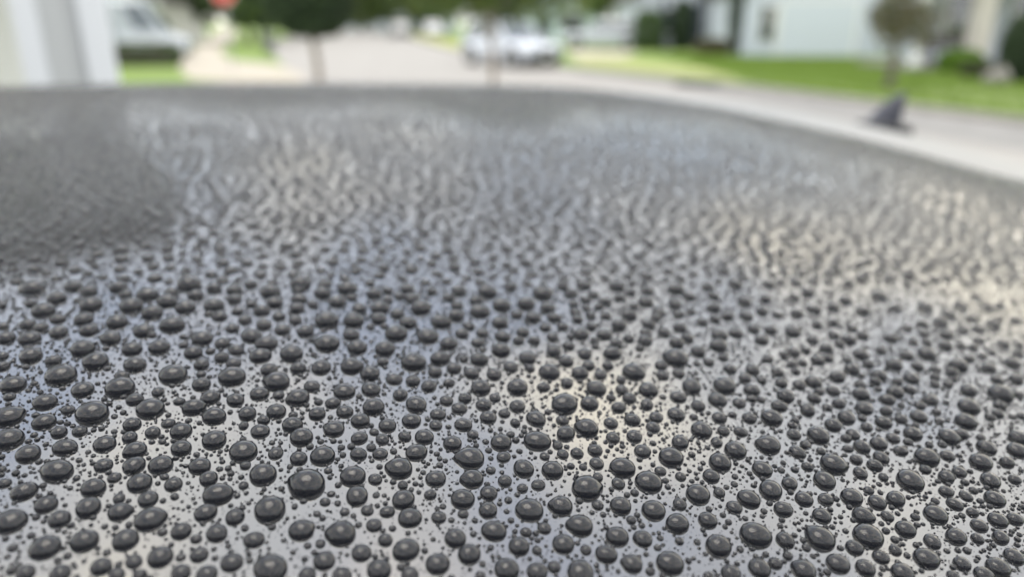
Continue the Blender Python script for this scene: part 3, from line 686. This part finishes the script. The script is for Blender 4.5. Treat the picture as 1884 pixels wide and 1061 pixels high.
# ------------------------------------------------------------------ water beads
def water():
    # clear water mixed with the dark body that a bead on black paint shows
    m = bpy.data.materials.new('water_on_black_paint'); m.use_nodes = True
    t_ = m.node_tree; b = t_.nodes['Principled BSDF']
    b.inputs['Base Color'].default_value = (.010, .011, .015, 1); b.inputs['Roughness'].default_value = .16
    b.inputs['IOR'].default_value = 1.5
    gl = t_.nodes.new('ShaderNodeBsdfGlass'); gl.inputs['IOR'].default_value = 1.42; gl.inputs['Roughness'].default_value = .07
    ms = t_.nodes.new('ShaderNodeMixShader'); ms.inputs[0].default_value = .94
    t_.links.new(b.outputs[0], ms.inputs[1]); t_.links.new(gl.outputs[0], ms.inputs[2])
    t_.links.new(ms.outputs[0], t_.nodes['Material Output'].inputs[0])
    return m
M_water = water()
M_wet = mat('wetted_black_roof', (.008, .009, .012), .5, ior=1.02)
DR = "-383,1159,322,170;-849,1028,242;-873,1340,307;-391,957,257;-1014,1477,318;-761,975,226;-844,1158,259;-1031,1316,272,48;-986,1244,260;-431,1088,268;674,1140,270;-625,1049,241,29;450,1114,268;575,1121,258,129;-863,1438,291;846,1320,275;-774,1501,301;-707,993,206;-295,1042,243,185;145,1204,279,9;-765,1366,274;-534,1119,238;-529,1243,261;1302,1735,313;764,1096,222;-1093,1433,251;-1337,1918,324,193;-740,1069,205;-643,1000,199;32,1132,251;115,993,227;274,1029,230;-471,1179,243;-84,1268,273,184;-970,1542,273;-642,1506,289;-870,1101,197;272,1237,260;897,1092,204;-923,1203,211;692,1350,262,345;-572,968,190;-180,1015,218;372,1079,225;848,1220,225;120,1485,297;929,1410,253;-1028,1596,265;-537,1496,278,181;-757,1119,199;-683,1138,208;-867,1227,210;-220,1222,245,177;-1232,1785,276;-1132,1831,290;-1025,1832,297;-931,1984,329;-1127,1555,244;432,1744,320,160;-815,1072,183;-364,1044,206,37;124,1102,225,179;514,1039,203,145;-989,1372,221;-667,1190,212;-304,1190,232;53,1340,262;1167,1652,269;1057,1415,235;-683,1063,186,24;-9,988,203;366,1213,231;521,1245,230;584,1062,198;699,1055,191;-951,1304,208;-597,1273,225;-374,1244,232;225,1275,244;565,1396,252,169;334,1322,249;-874,1733,282;-1178,1636,247;-465,1682,296,172;-241,1619,294;-773,1039,172;-218,968,191;-32,1073,210;-124,989,196;268,1157,220;650,1292,226;-938,1425,223;-799,1243,203;-715,1185,199;1117,1579,247;-494,1804,305;-286,1137,208;-183,1091,205;-92,1148,215;307,1127,209;433,1035,191;1012,1289,202;857,1162,190;948,1124,180;-733,1229,200,226;-626,1352,225;-430,1299,226;529,1627,276;698,1452,243;1221,1531,228;1183,1478,222;1040,1351,210;-1015,1906,285;-1017,1739,259;-876,1535,236;-538,1622,267;306,1654,283;-538,1072,182;-709,925,150;-456,965,171;-201,1136,206;92,1149,211,180;-73,1015,191;467,1213,211;189,1082,200;688,1247,207;-679,1379,220;-473,1437,239,213;164,1400,245,167;437,1319,228;1030,1501,228,337;-953,1797,263;-990,1652,240;-857,1620,242;-303,1757,286;-612,1665,262;-654,942,152;-486,938,161;-502,1026,173;-310,980,175;90,1054,192;688,1195,194,339;978,1223,184;761,1169,187;857,1070,167;-672,1296,203;-595,1193,192;-77,1206,212,191;608,1504,242;483,1366,227;-946,1870,266;-813,1858,271;-882,1838,265;-1106,1747,239;-929,1697,242;-774,1673,247;-660,1699,256;-220,1754,279;-385,1581,251,14;-650,1098,171;-379,1473,235;-304,1420,230;-213,1440,235;424,1429,231;-99,1049,183;-193,1274,210;-562,1026,161;-761,923,135;164,1038,179;206,1162,195;207,1021,177,166;783,1255,188;632,1058,167;-650,1242,186;-371,1333,211,167;-23,1326,217;81,1250,208;1106,1474,203;-1238,1941,251;-1240,1862,240;-1128,1672,220;-1235,1635,208;-916,1606,222;-690,1959,282;-623,2026,294;-425,1814,272;-608,1604,237;93,2073,314;92,1620,255;1199,1922,261;1265,1872,251;12,1041,179;23,1248,205;524,1309,204;-527,939,146;-436,1016,161;42,988,169;378,1018,167;-659,1420,204;-459,1338,202;13,1540,238;442,1608,241;943,1499,208;-482,2011,287;-256,1914,280;-91,1920,284;-319,1674,249;-453,1568,231;-253,1002,163;-147,1199,190;-485,1066,161;-275,952,154;602,1184,176;-322,1489,220;-505,1381,200;-73,1526,229;53,1420,217;330,1576,233;-1181,1913,234;-1113,1944,241;-1063,1689,211;-74,2051,290;-193,1839,263;-388,1671,238;-336,1554,225;529,1192,174;368,1143,173;235,1082,169;504,1109,165;737,1239,172;633,1106,159;799,1142,157;952,1173,154;-770,1181,157;-566,1160,164;-560,1444,200;-517,1310,185;202,1562,226;494,1559,220;866,1588,211;800,1538,207;997,1577,204;-768,1602,206;-368,1898,257;-30,1969,270;-28,1709,240;-178,1644,231;41,1991,273;568,1836,247;-44,1124,172;-622,1139,154;-513,977,139;-330,948,143;583,1228,171;926,1201,154;828,1091,145;-697,1468,191;-777,1310,168;-562,1368,184;-323,1367,193;-216,1379,197;116,1374,199;-183,1326,191;676,1607,214;1215,1734,208;835,1444,188;-123,1311,188;-1225,1706,190;-492,1920,246;-281,1822,240;-163,1723,231;524,2196,281;1242,2317,273;1058,1830,221;1075,1766,213;1459,1928,217;-609,956,128;1019,1232,149;675,1089,146;-603,1415,182;179,1496,205;378,1482,201;365,1377,189;886,1653,205;988,1680,204;1074,1665,199;752,1500,192;939,1346,166;-623,929,120;-167,963,140;-44,1170,164;569,1272,166;909,1259,152;-904,1273,147;-812,1397,166;-264,1356,181;-418,1232,163;777,1688,206;888,1533,184;787,1424,176;816,1391,171;-545,1970,241;-659,1894,229;-82,1654,216;-569,1544,192;587,1899,236;262,1738,224;39,1679,219;823,1969,237;982,1870,220;983,1761,207;856,1729,208;625,1381,174;-362,1396,177;-418,1382,173;-105,1378,180;276,1335,174;407,1272,165;1124,1425,157;982,1370,157;-885,1916,213;-794,1961,222;-1169,1742,182;-1185,1694,176;-1065,1538,163;-718,1655,191;-674,1627,190;-678,1840,213;-648,1762,205;-594,1741,205;-534,1737,207;-33,1860,229;-416,1735,210;302,1903,232;168,1626,204;917,1779,203;1363,2148,228;1372,2258,240;1358,1878,198;1407,1831,191;1563,2191,226;430,1185,150;629,1233,149;912,1297,146;-867,1280,139;-762,1268,143;-725,1287,146;-455,1486,177;-314,1308,163;-306,1256,158;-52,1411,177;266,1384,173;398,1556,189;595,1618,191;644,1559,183;711,1552,180;949,1641,182;1072,1520,164;986,1426,157;788,1361,157;-852,1964,211;-729,1551,172;-775,1795,196;-600,1924,215;-590,1867,210;-289,1973,228;-158,2042,236;-361,1833,212;-155,1882,221;-25,1782,212;-505,1558,180;-43,1590,192;-276,1537,184;331,2170,249;407,2075,238;103,1974,231;59,1905,224;188,1828,216;253,1838,216;108,1725,206;1122,2172,230;984,1954,211;1128,1898,200;1291,1988,204;-466,1244,149;-162,1409,173;12,1462,180;-243,1067,135;-193,1518,180;-117,1438,173,183;-64,1458,175;271,1446,173;742,1329,150;363,1825,208;137,1679,196;-1070,1897,187;-958,1927,194;-771,1899,198;-1160,1506,143;-695,1588,169;-659,1565,168;-883,1488,152;-553,2031,218;-400,1985,217;-309,2032,223;-424,1886,207;-98,1587,183;-3,1630,188;225,2159,238;496,2075,226;341,1971,219;433,2005,221;731,2146,228;707,2045,219;740,2280,241;450,1829,203;707,1895,204;500,1789,199;628,1720,189;983,2275,234;952,2144,222;1098,2247,228;835,1810,192;1340,2069,202;1342,1813,176;1523,2311,220;1433,2224,215;-917,1120,111;-928,1349,134;-253,1474,168;-394,1426,160;-264,1262,148;173,1282,152;479,1485,167;552,1495,166;815,1655,174;1265,1677,162;787,1471,157;882,1472,154;877,1425,149;-141,1604,181;-132,1097,132;174,1325,154;-704,1783,180;-720,1734,175;-576,1798,185;-316,1869,198;-185,1581,174;-232,1535,169;426,2160,225;120,1916,205;616,2077,214;641,1922,199;189,1724,188;1130,1996,192;889,1885,189;1221,1826,173;1485,2142,195;-734,1149,117;-218,1034,122;-225,1102,128;210,1226,141;323,1181,135;466,1050,120;950,1289,128;1104,1365,130;220,1426,159;218,1373,154;246,1490,165;328,1464,161;314,1424,158;439,1526,165;640,1446,153;806,1597,162;-17,1280,143;-588,931,97;-14,1207,135;740,1201,121;712,1110,114;900,1163,113;794,1060,107;-1073,1388,122;-708,1320,129;-267,1309,140;-261,1186,130;277,1532,161;315,1512,159;545,1555,159;749,1610,159;1360,1748,153;1232,1633,146;920,1586,152;943,1557,148;-1287,1824,155;-1280,1695,143;-1190,1551,133;-759,2004,190;-1359,1810,151;-104,1989,201;-157,1943,197;-5,2104,212;-624,1813,177;-133,1781,183;180,2089,210;29,1814,187;479,1923,193;769,2087,201;703,1960,192;567,1713,172;594,1674,168;882,2099,200;1028,2178,203;755,1963,191;867,1929,185;779,1840,179;1129,1839,169;1258,2227,201;695,1723,170;732,1667,164;1509,2051,177;58,1089,122;51,1203,132;935,1239,117;-148,1464,153;515,1437,146;-700,1096,104;71,1001,112;-777,1430,131;-107,1479,151;-163,1369,141;1037,1703,152;753,1375,131;-185,1995,191;-79,1793,175;-89,1738,171;280,2050,196;555,2147,201;390,1923,184;426,1882,180;645,2027,189;638,2170,201;636,2234,207;280,1794,175;488,1863,178;193,1666,165;219,1627,162;383,1698,166;378,1650,162;422,1667,163;1042,1993,176;870,1828,166;1296,2130,181;1176,1831,158;686,1668,157;112,1422,143;135,1310,134;475,1434,139;448,1389,136;-785,927,82;-261,1102,112;-223,1323,131;75,1550,150;132,1575,152;264,1565,151;1028,1631,140;835,1506,134;903,1366,121;-739,1829,157;-117,1827,169;-315,1613,150;158,2138,193;249,2093,189;327,2088,188;13,1915,176;183,1962,179;271,1958,179;555,1973,176;109,1800,167;149,1759,164;372,1874,171;860,2305,197;810,2185,188;920,2035,173;981,2062,174;947,1976,168;691,1789,159;1058,1910,160;980,1818,154;1262,2059,166;957,1726,147;906,1702,146;1329,1925,153;1523,2000,154;1506,2220,173;1418,2116,167;1437,2058,162;1682,2259,172;1638,2344,180;411,1224,119;-518,1444,128;-522,1349,121;1200,1614,127;-153,1154,110;162,1160,111;-718,1878,153;-554,1895,158;-458,1955,164;-365,2014,170;-355,1951,166;-237,2030,173;370,2136,181;495,2010,170;186,1919,166;418,1971,168;92,1852,162;141,1865,163;221,1881,163;599,1999,168;17,1766,155;59,1773,156;318,1828,159;243,1674,148;517,1739,149;565,1772,151;1028,2037,161;1223,2084,160;1023,1739,138;1170,1756,136;-531,1011,89;-811,972,77;129,1045,100;336,1007,95;-718,1399,113;-148,1538,135;-39,1490,132;-17,1431,128;105,1303,119;303,1275,115;654,1412,119;629,1333,114;1296,1636,120;-83,1347,119;-617,1983,154;-326,1982,159;219,2052,166;364,2038,164;226,1948,158;637,1672,134;917,2222,168;810,2073,159;941,1921,145;746,1822,142;926,1829,139;1195,1991,145;1241,2002,144;1152,1790,131;1129,1747,128;1385,1954,137;1568,2066,141;1387,2004,141;1348,2003,142;1612,2239,153;1701,2374,161;1644,2429,166;25,1076,98;20,1190,105;342,1263,108;736,1275,102;-512,1203,99;776,1646,128;768,1575,123;763,1452,114;914,1464,111;998,1470,110;1117,1515,110;751,1413,111;790,1324,104;-89,1110,96;171,1240,105;496,1071,89;96,1332,111;-592,1022,79;-540,970,77;-207,1175,97;-340,1117,92;-325,1017,85;-945,1158,79;-556,1326,101;7,1399,113;583,1580,120;841,1544,113;1058,1607,112;1044,1568,110;-806,1638,116;-732,1615,116;-808,1809,128;-714,1511,110;-1156,1593,104;183,2017,153;218,1996,152;257,2013,152;537,2037,151;222,1800,139;44,1631,128;821,1860,135;748,1736,128;751,1772,130;784,1786,130;1432,1986,130;-497,1147,88;43,1035,88;-300,1095,86;-52,972,81;221,1127,90;539,1096,83;236,1008,82;979,1311,88;800,1208,85;-285,1281,97;-42,1236,97;67,1292,101;649,1482,106;682,1394,100;-1180,1854,113;-901,1680,109;268,1610,118;-288,1332,97;-607,1108,75;-647,1159,78;-798,1000,64;302,1084,81;974,1335,84;725,1138,77;870,1263,82;859,1128,74;-914,1149,70;233,1529,108;606,1580,106;664,1505,101;963,1462,93;-467,1374,92;-426,1427,96;-1110,1508,86;-120,1650,112;-375,1785,117;341,1780,118;931,1751,108;1207,1788,105;-660,972,62;556,1041,70;718,1160,74;-892,1184,68;-982,1327,75;418,1479,97;515,1503,97;1267,1628,90;-460,1042,67;239,1203,80;411,1077,71;-354,1203,78;-3,1357,89;-824,1679,95;-1053,1443,77;-930,1516,84;-978,1605,87;-75,1708,106;-340,1794,109;158,1812,112;221,1770,109;483,1726,105;-654,1035,61;-334,1139,72;-184,978,66;128,1169,77;-7,1155,76;906,1227,69;975,1279,71;1062,1275,69;-967,1192,63;-947,1262,67;-695,1261,72;-800,1143,64;-406,1272,78;144,1268,81;597,1320,80;566,1314,80;948,1689,93;1111,1660,89;975,1621,89;968,1536,85;-345,1011,64;-347,1086,67;259,1064,68;-325,1280,78;-673,1027,56;-379,1117,66;-429,972,58;-252,1144,68;335,1086,66;450,1255,73;841,1127,60;762,1130,62;987,1174,60;-1049,1415,68;-822,1193,61;-946,1242,61;-1021,1410,68;-841,1407,72;-344,1275,74;-239,1274,75;8,1339,79;119,1268,76;382,1339,77;1180,1577,77;-270,1066,62;-210,1063,62;488,1183,65;793,1186,61;817,1122,58;-825,1335,65;-672,1334,68;-556,1189,63;-531,1178,63;-48,1298,74;81,1451,80;360,1552,84;-317,1116,61;-68,1063,61;-37,1034,60;268,1088,61;239,1116,63;408,1144,63;308,1247,68;540,1114,60;458,1279,68;703,1081,56;665,1061,55;-876,1395,65;-801,1285,61;-814,1350,64;-614,1227,62;-336,1252,67;-343,1459,76;-543,1283,66;-55,1326,72;-143,1241,68;304,1367,73;1069,1483,69;659,1409,71;1017,1432,67;863,1504,73;907,1503,72;906,1631,78;-491,1751,87;-485,1625,82;-127,1126,61;-109,1093,60;508,1147,59;-389,1290,66;-509,1170,56;-283,1087,55;-2,1103,58;-67,1096,57;170,1136,59;402,1162,58;431,1244,61;544,1076,53;989,1195,52;718,1179,55;-818,1218,53;-890,1297,55;-832,1368,59;-364,1294,63;-483,1277,61;-408,1201,59;-259,1224,61;26,1372,68;303,1399,68;1013,1415,61;893,1395,62;165,1590,75;-365,995,48;45,1059,53;-388,1374,62;-152,1275,60;-46,1367,64;-542,1164,50;-10,1125,53;-23,1144,54;10,1172,55;-184,1182,55;398,1131,52;-145,1261,58;-173,1216,56;-136,1368,61;105,1545,68;423,1368,60;390,1295,58;-137,1044,48;-803,1208,46;199,1464,62;406,1382,58;400,1314,56;-33,1015,44;-807,1181,42;84,1426,58;-20,1233,48;92,1402,53;-21,1401,53;401,1352,50;483,1315,46"
traced = []
for q in DR.split(';'):
    a = [float(v) for v in q.split(',')]
    traced.append((a[0] * 1e-4, a[1] * 1e-4, a[2] * 1.05e-5, R(a[3]) if len(a) > 3 else None))
H_C, H_Z = .66, .06          # bead: flattened ball, its middle a little above the roof
def bead_template(seg, rings, tip=0, wob=0, seed=0, el=0):
    """unit bead around z=0 contact plane: (verts, faces, material index); last ring sits on the roof"""
    r2 = random.Random(seed); ph = [r2.uniform(0, 6.28) for _ in range(4)]
    V = [(0, 0, H_Z + H_C)]; F = []; MI = []
    phi1 = math.pi / 2 + math.asin(min(1, H_Z / H_C))
    for i in range(1, rings + 1):
        p = phi1 * (i / rings)
        rr = math.sin(p); zz = H_Z + H_C * math.cos(p)
        for j in range(seg):
            a = 2 * math.pi * j / seg
            k = 1 + wob * (math.sin(2 * a + ph[0]) * .55 + math.sin(3 * a + ph[1]) * .35 + math.sin(5 * a + ph[2]) * .12)
            if tip:
                da = (a + math.pi) % (2 * math.pi) - math.pi
                k *= 1 + tip * math.exp(-(da / .30) ** 2) * (.35 + .65 * min(1, rr) ** 2) * (1 if zz < H_Z + .35 else .4) - .04 * tip
            V.append((math.cos(a) * rr * k * (1 + el), math.sin(a) * rr * k * (1 - el), max(zz, 0)))
    for j in range(seg): F.append((0, 1 + j, 1 + (j + 1) % seg)); MI.append(0)
    for i in range(rings - 1):
        for j in range(seg):
            a = 1 + i * seg + j; b = 1 + i * seg + (j + 1) % seg
            F.append((a, a + seg, b + seg, b)); MI.append(0)
    F.append(tuple(1 + (rings - 1) * seg + j for j in range(seg - 1, -1, -1))); MI.append(1)
    return np.array(V), F, MI
def tmpl_mesh(name, T_):
    me = bpy.data.meshes.new(name); me.from_pydata([tuple(v) for v in T_[0]], [], T_[1]); me.update()
    me.materials.append(M_water); me.materials.append(M_wet)
    me.polygons.foreach_set('material_index', np.array(T_[2], dtype=np.int32))
    me.polygons.foreach_set('use_smooth', np.array([m_ == 0 for m_ in T_[2]]))
    return me
LIFT = .00003
def pix(x, y, z_):
    v = z_ - CAMZ
    f = y * math.cos(TH) - v * math.sin(TH); u = y * math.sin(TH) + v * math.cos(TH)
    return 942 + FPX * x / f, 530.5 - FPX * u / f, f
round_m = [tmpl_mesh('round_bead', bead_template(32, 11, 0, .03, i)) for i in range(7)]
oval_m = [tmpl_mesh('oval_bead', bead_template(32, 11, 0, .045, 20 + i, .06)) for i in range(5)]
tip_m = [tmpl_mesh('pointed_bead', bead_template(40, 12, .17, .03, 40 + i)) for i in range(4)]

# ---- which of the traced beads are built one by one: the 300 that show largest
info = []
for i, (x, y, r, tip) in enumerate(traced):
    X, Y, f = pix(x, y, float(rz_(x, y)))
    info.append([i, X, Y, 2 * r * FPX / f, tip])
order = sorted(info, key=lambda a: -a[3])
solo = order[:300]; solo_ids = {a[0] for a in solo}
# ---- labels: look first, then the ranked neighbours, then the place
COLN = ['at the far left', 'on the left', 'left of centre', 'just left of centre', 'just right of centre', 'right of centre', 'on the right', 'at the far right']
ROWN = [(940, 'along the bottom edge'), (850, 'in the lowest quarter'), (760, 'in the lower half'), (690, 'just below mid height'), (0, 'at mid height')]
def zone(X, Y):
    ci = min(7, max(0, int(X / 235.5)))
    for ri, (y0, nm) in enumerate(ROWN):
        if Y >= y0: return ri, ci, nm + ', ' + COLN[ci]
zones = {}
for a in solo: zones.setdefault(zone(a[1], a[2])[:2], []).append(a)
LAB = {}
ORD = [(w_ + ' largest').strip() for w_ in ('', 'second', 'third', 'fourth', 'fifth', 'sixth', 'seventh', 'eighth', 'ninth', 'tenth', 'eleventh', 'twelfth', 'thirteenth', 'fourteenth', 'fifteenth', 'sixteenth', 'seventeenth', 'eighteenth', 'nineteenth', 'twentieth')]
for zk, L_ in zones.items():
    L_.sort(key=lambda a: -a[3]); zn = zone(L_[0][1], L_[0][2])[2]
    for k, a in enumerate(L_):
        if k < 2 or (k == 2 and len(L_) > 4): LAB[a[0]] = f'{ORD[k]} water bead {zn}' + (', drawn to a point' if a[4] is not None else '')
used_l = set(LAB.values())
ranked = [a for a in solo if a[0] in LAB]
for a in solo:
    if a[0] in LAB: continue
    shp = 'pointed' if a[4] is not None else ('small round' if a[3] < 36 else 'round' if a[3] < 45 else 'large round')
    cand = sorted(ranked, key=lambda b: math.hypot(b[1] - a[1], b[2] - a[2]))
    lab = None
    for b in cand[:3]:
        dx, dy = a[1] - b[1], a[2] - b[2]
        if math.hypot(dx, dy) > 1.9 * max(a[3], b[3]): break
        rel = ('directly right of' if dx > 0 else 'directly left of') if abs(dx) > abs(dy) * 1.3 else ('just below' if dy > 0 else 'just above')
        q = f'{shp} water bead {rel} the {LAB[b[0]].replace(", drawn to a point", "").replace("water bead ", "")}'
        if q not in used_l and len(q.replace(',', ' ').split()) <= 16: lab = q; break
    if lab is None:
        zz = zone(a[1], a[2]); lab = f'{ORD[[b[0] for b in zones[zz[:2]]].index(a[0])]} water bead {zz[2]}, {"pointed" if a[4] is not None else "smoothly rounded"}'
    LAB[a[0]] = lab; used_l.add(lab)
rest = []
for i, (x, y, r, tip) in enumerate(traced):
    gx, gy = grad(x, y); z_ = float(rz_(x, y))
    if i in solo_ids:
        me = tip_m[i % 4] if tip is not None else (oval_m[i % 5] if i % 3 == 0 else round_m[i % 7])
        o = bpy.data.objects.new('water_bead', me); COL.objects.link(o)
        n_ = Vector((-gx, -gy, 1)).normalized()
        q = n_.to_track_quat('Z', 'Y').to_matrix()
        X_ = Vector((1, 0, gx)).normalized(); Y_ = n_.cross(X_)
        Mx = Matrix((X_, Y_, n_)).transposed()
        ra = tip if tip is not None else rnd.uniform(0, 6.28)
        o.rotation_euler = (Mx @ Matrix.Rotation(ra, 3, 'Z')).to_euler()
        o.location = (x, y, z_ + LIFT)
        hs = rnd.uniform(.93, 1.07) * (1.0 if r > .0014 else .95)
        o.scale = (r, r, r * hs)
        tag(o, LAB[i], 'water bead', 'water beads standing on the car roof')
    else: rest.append((x, y, r))

# ---- scattered beads: dart throwing in a hash grid
cell = .0066; H = {}
def key(x, y): return int(math.floor(x / cell)), int(math.floor(y / cell))
def add(x, y, r): H.setdefault(key(x, y), []).append((x, y, r))
def free(x, y, r, gap):
    kx, ky = key(x, y)
    for i in (-1, 0, 1):
        for j in (-1, 0, 1):
            for (a, b, q) in H.get((kx + i, ky + j), ()):
                d_ = (a - x) ** 2 + (b - y) ** 2; m_ = (q + r) * gap
                if d_ < m_ * m_: return False
    return True
for (x, y, r, tip) in traced: add(x, y, r)
far = []; small = []; tiny = []
def sample(n, t0, t1):
    tq = np.sqrt(rng.uniform(t0 * t0, t1 * t1, n)); az_ = rng.uniform(R(-41), R(41), n)
    return tq * np.sin(az_), tq * np.cos(az_)
def in_traced(x, y):
    X, Y, f = pix(x, y, float(rz_(x, y)))
    return Y > 523 and -30 < X < 1915 and Y < 1075
def on_panel(x, y):
    s = x * CP - y * SP; c_ = x * SP + y * CP
    return c_ < float(cedge(s)) - .006 and s > S0 + .01 and s < S1 - .01 and c_ > C0 + .01
# sizes and number per area follow those of the beads measured in the foreground, large ones first
pool = np.array([q[2] for q in traced if .0009 < q[2] < .0026])
rad = np.sort(rng.choice(pool, 20500) * rng.uniform(.88, 1.0, 20500))[::-1]
for r in rad:
    for _ in range(24):
        x, y = (float(v[0]) for v in sample(1, .12, 1.04))
        if on_panel(x, y) and not in_traced(x, y) and free(x, y, r, 1.34):
            add(x, y, r); far.append((x, y, r)); break
xs, ys = sample(60000, .08, .42); rs = .00032 + .00040 * rng.random(60000) ** 2
for x, y, r in zip(xs, ys, rs):
    if on_panel(x, y) and free(x, y, r, 1.02): add(x, y, r); small.append((x, y, r))
farsmall = []
xs, ys = sample(85000, .34, .82); rs = .00035 + .0005 * rng.random(85000)
for x, y, r in zip(xs, ys, rs):
    if on_panel(x, y) and free(x, y, r, 1.02): add(x, y, r); farsmall.append((x, y, r))
xs, ys = sample(120000, .08, .34); rs = .00008 + .00022 * rng.random(75000) ** 1.6
for x, y, r in zip(xs, ys, rs):
    if free(x, y, r + .00006, 1.08): add(x, y, r); tiny.append((x, y, r))
print('beads', len(rest), len(far), len(small), len(farsmall), len(tiny))
def scatter(name, pts, seg, rings, label, el=.0, wobr=.08, hk=1.0):
    T_ = bead_template(seg, rings); V = T_[0]; F = T_[1]; n = len(pts); P = np.array(pts)
    x, y, r = P[:, 0], P[:, 1], P[:, 2]
    gx, gy = grad(x, y); z_ = rz_(x, y)
    a = rng.uniform(0, 2 * math.pi, n); e = rng.uniform(0, wobr, n); hs = rng.uniform(.88, 1.1, n) * hk
    vx = V[None, :, 0] * (1 + e)[:, None]; vy = V[None, :, 1] * (1 - e)[:, None]
    dx = (vx * np.cos(a)[:, None] - vy * np.sin(a)[:, None]) * r[:, None]
    dy = (vx * np.sin(a)[:, None] + vy * np.cos(a)[:, None]) * r[:, None]
    dz = V[None, :, 2] * r[:, None] * hs[:, None]
    W = np.stack([x[:, None] + dx - gx[:, None] * dz, y[:, None] + dy - gy[:, None] * dz, z_[:, None] + gx[:, None] * dx + gy[:, None] * dy + dz + LIFT], -1)
    nv = len(V); loops = np.concatenate([np.array(f) for f in F]); lens = np.array([len(f) for f in F])
    allloops = (loops[None] + (np.arange(n) * nv)[:, None]).ravel()
    st = np.concatenate([[0], np.cumsum(lens)[:-1]]); allst = (st[None] + (np.arange(n) * len(loops))[:, None]).ravel()
    me = bpy.data.meshes.new(name); me.vertices.add(nv * n); me.vertices.foreach_set('co', W.ravel())
    me.loops.add(len(allloops)); me.loops.foreach_set('vertex_index', allloops.astype(np.int32))
    me.polygons.add(len(allst)); me.polygons.foreach_set('loop_start', allst.astype(np.int32))
    me.polygons.foreach_set('material_index', np.tile(np.array(T_[2], dtype=np.int32), n))
    me.polygons.foreach_set('use_smooth', np.tile(np.array([m_ == 0 for m_ in T_[2]]), n))
    me.update(); me.validate()
    return tag(link(name, me, [M_water, M_wet]), label, 'water beads', kind='stuff')
scatter('smaller_water_beads', rest, 18, 8, 'countless smaller water beads between the large ones on the roof')
scatter('distant_water_beads', [q for q in far if math.hypot(q[0], q[1]) < .5], 10, 4, 'field of softly blurred water beads receding across the middle of the roof', hk=.70)
scatter('distant_water_beads', [q for q in far if math.hypot(q[0], q[1]) >= .5], 6, 2, 'strongly blurred water beads toward the far crest of the roof', hk=.58)
scatter('distant_fine_beads', farsmall, 6, 2, 'fine blurred droplets between the distant beads on the roof', hk=.7)
scatter('fine_water_beads', small, 7, 3, 'fine water droplets filling the gaps between larger beads')
scatter('mist_droplets', tiny, 5, 2, 'mist of tiny droplets speckling the roof between beads')

_T = 0
for _o in bpy.data.objects:
    if _o.type == 'MESH': _T += len(_o.data.loops) - 2 * len(_o.data.polygons)
open('/tmp/tri.txt', 'w').write(str(_T) + ' ' + str([len(q) for q in (rest, far, small, farsmall, tiny)]))
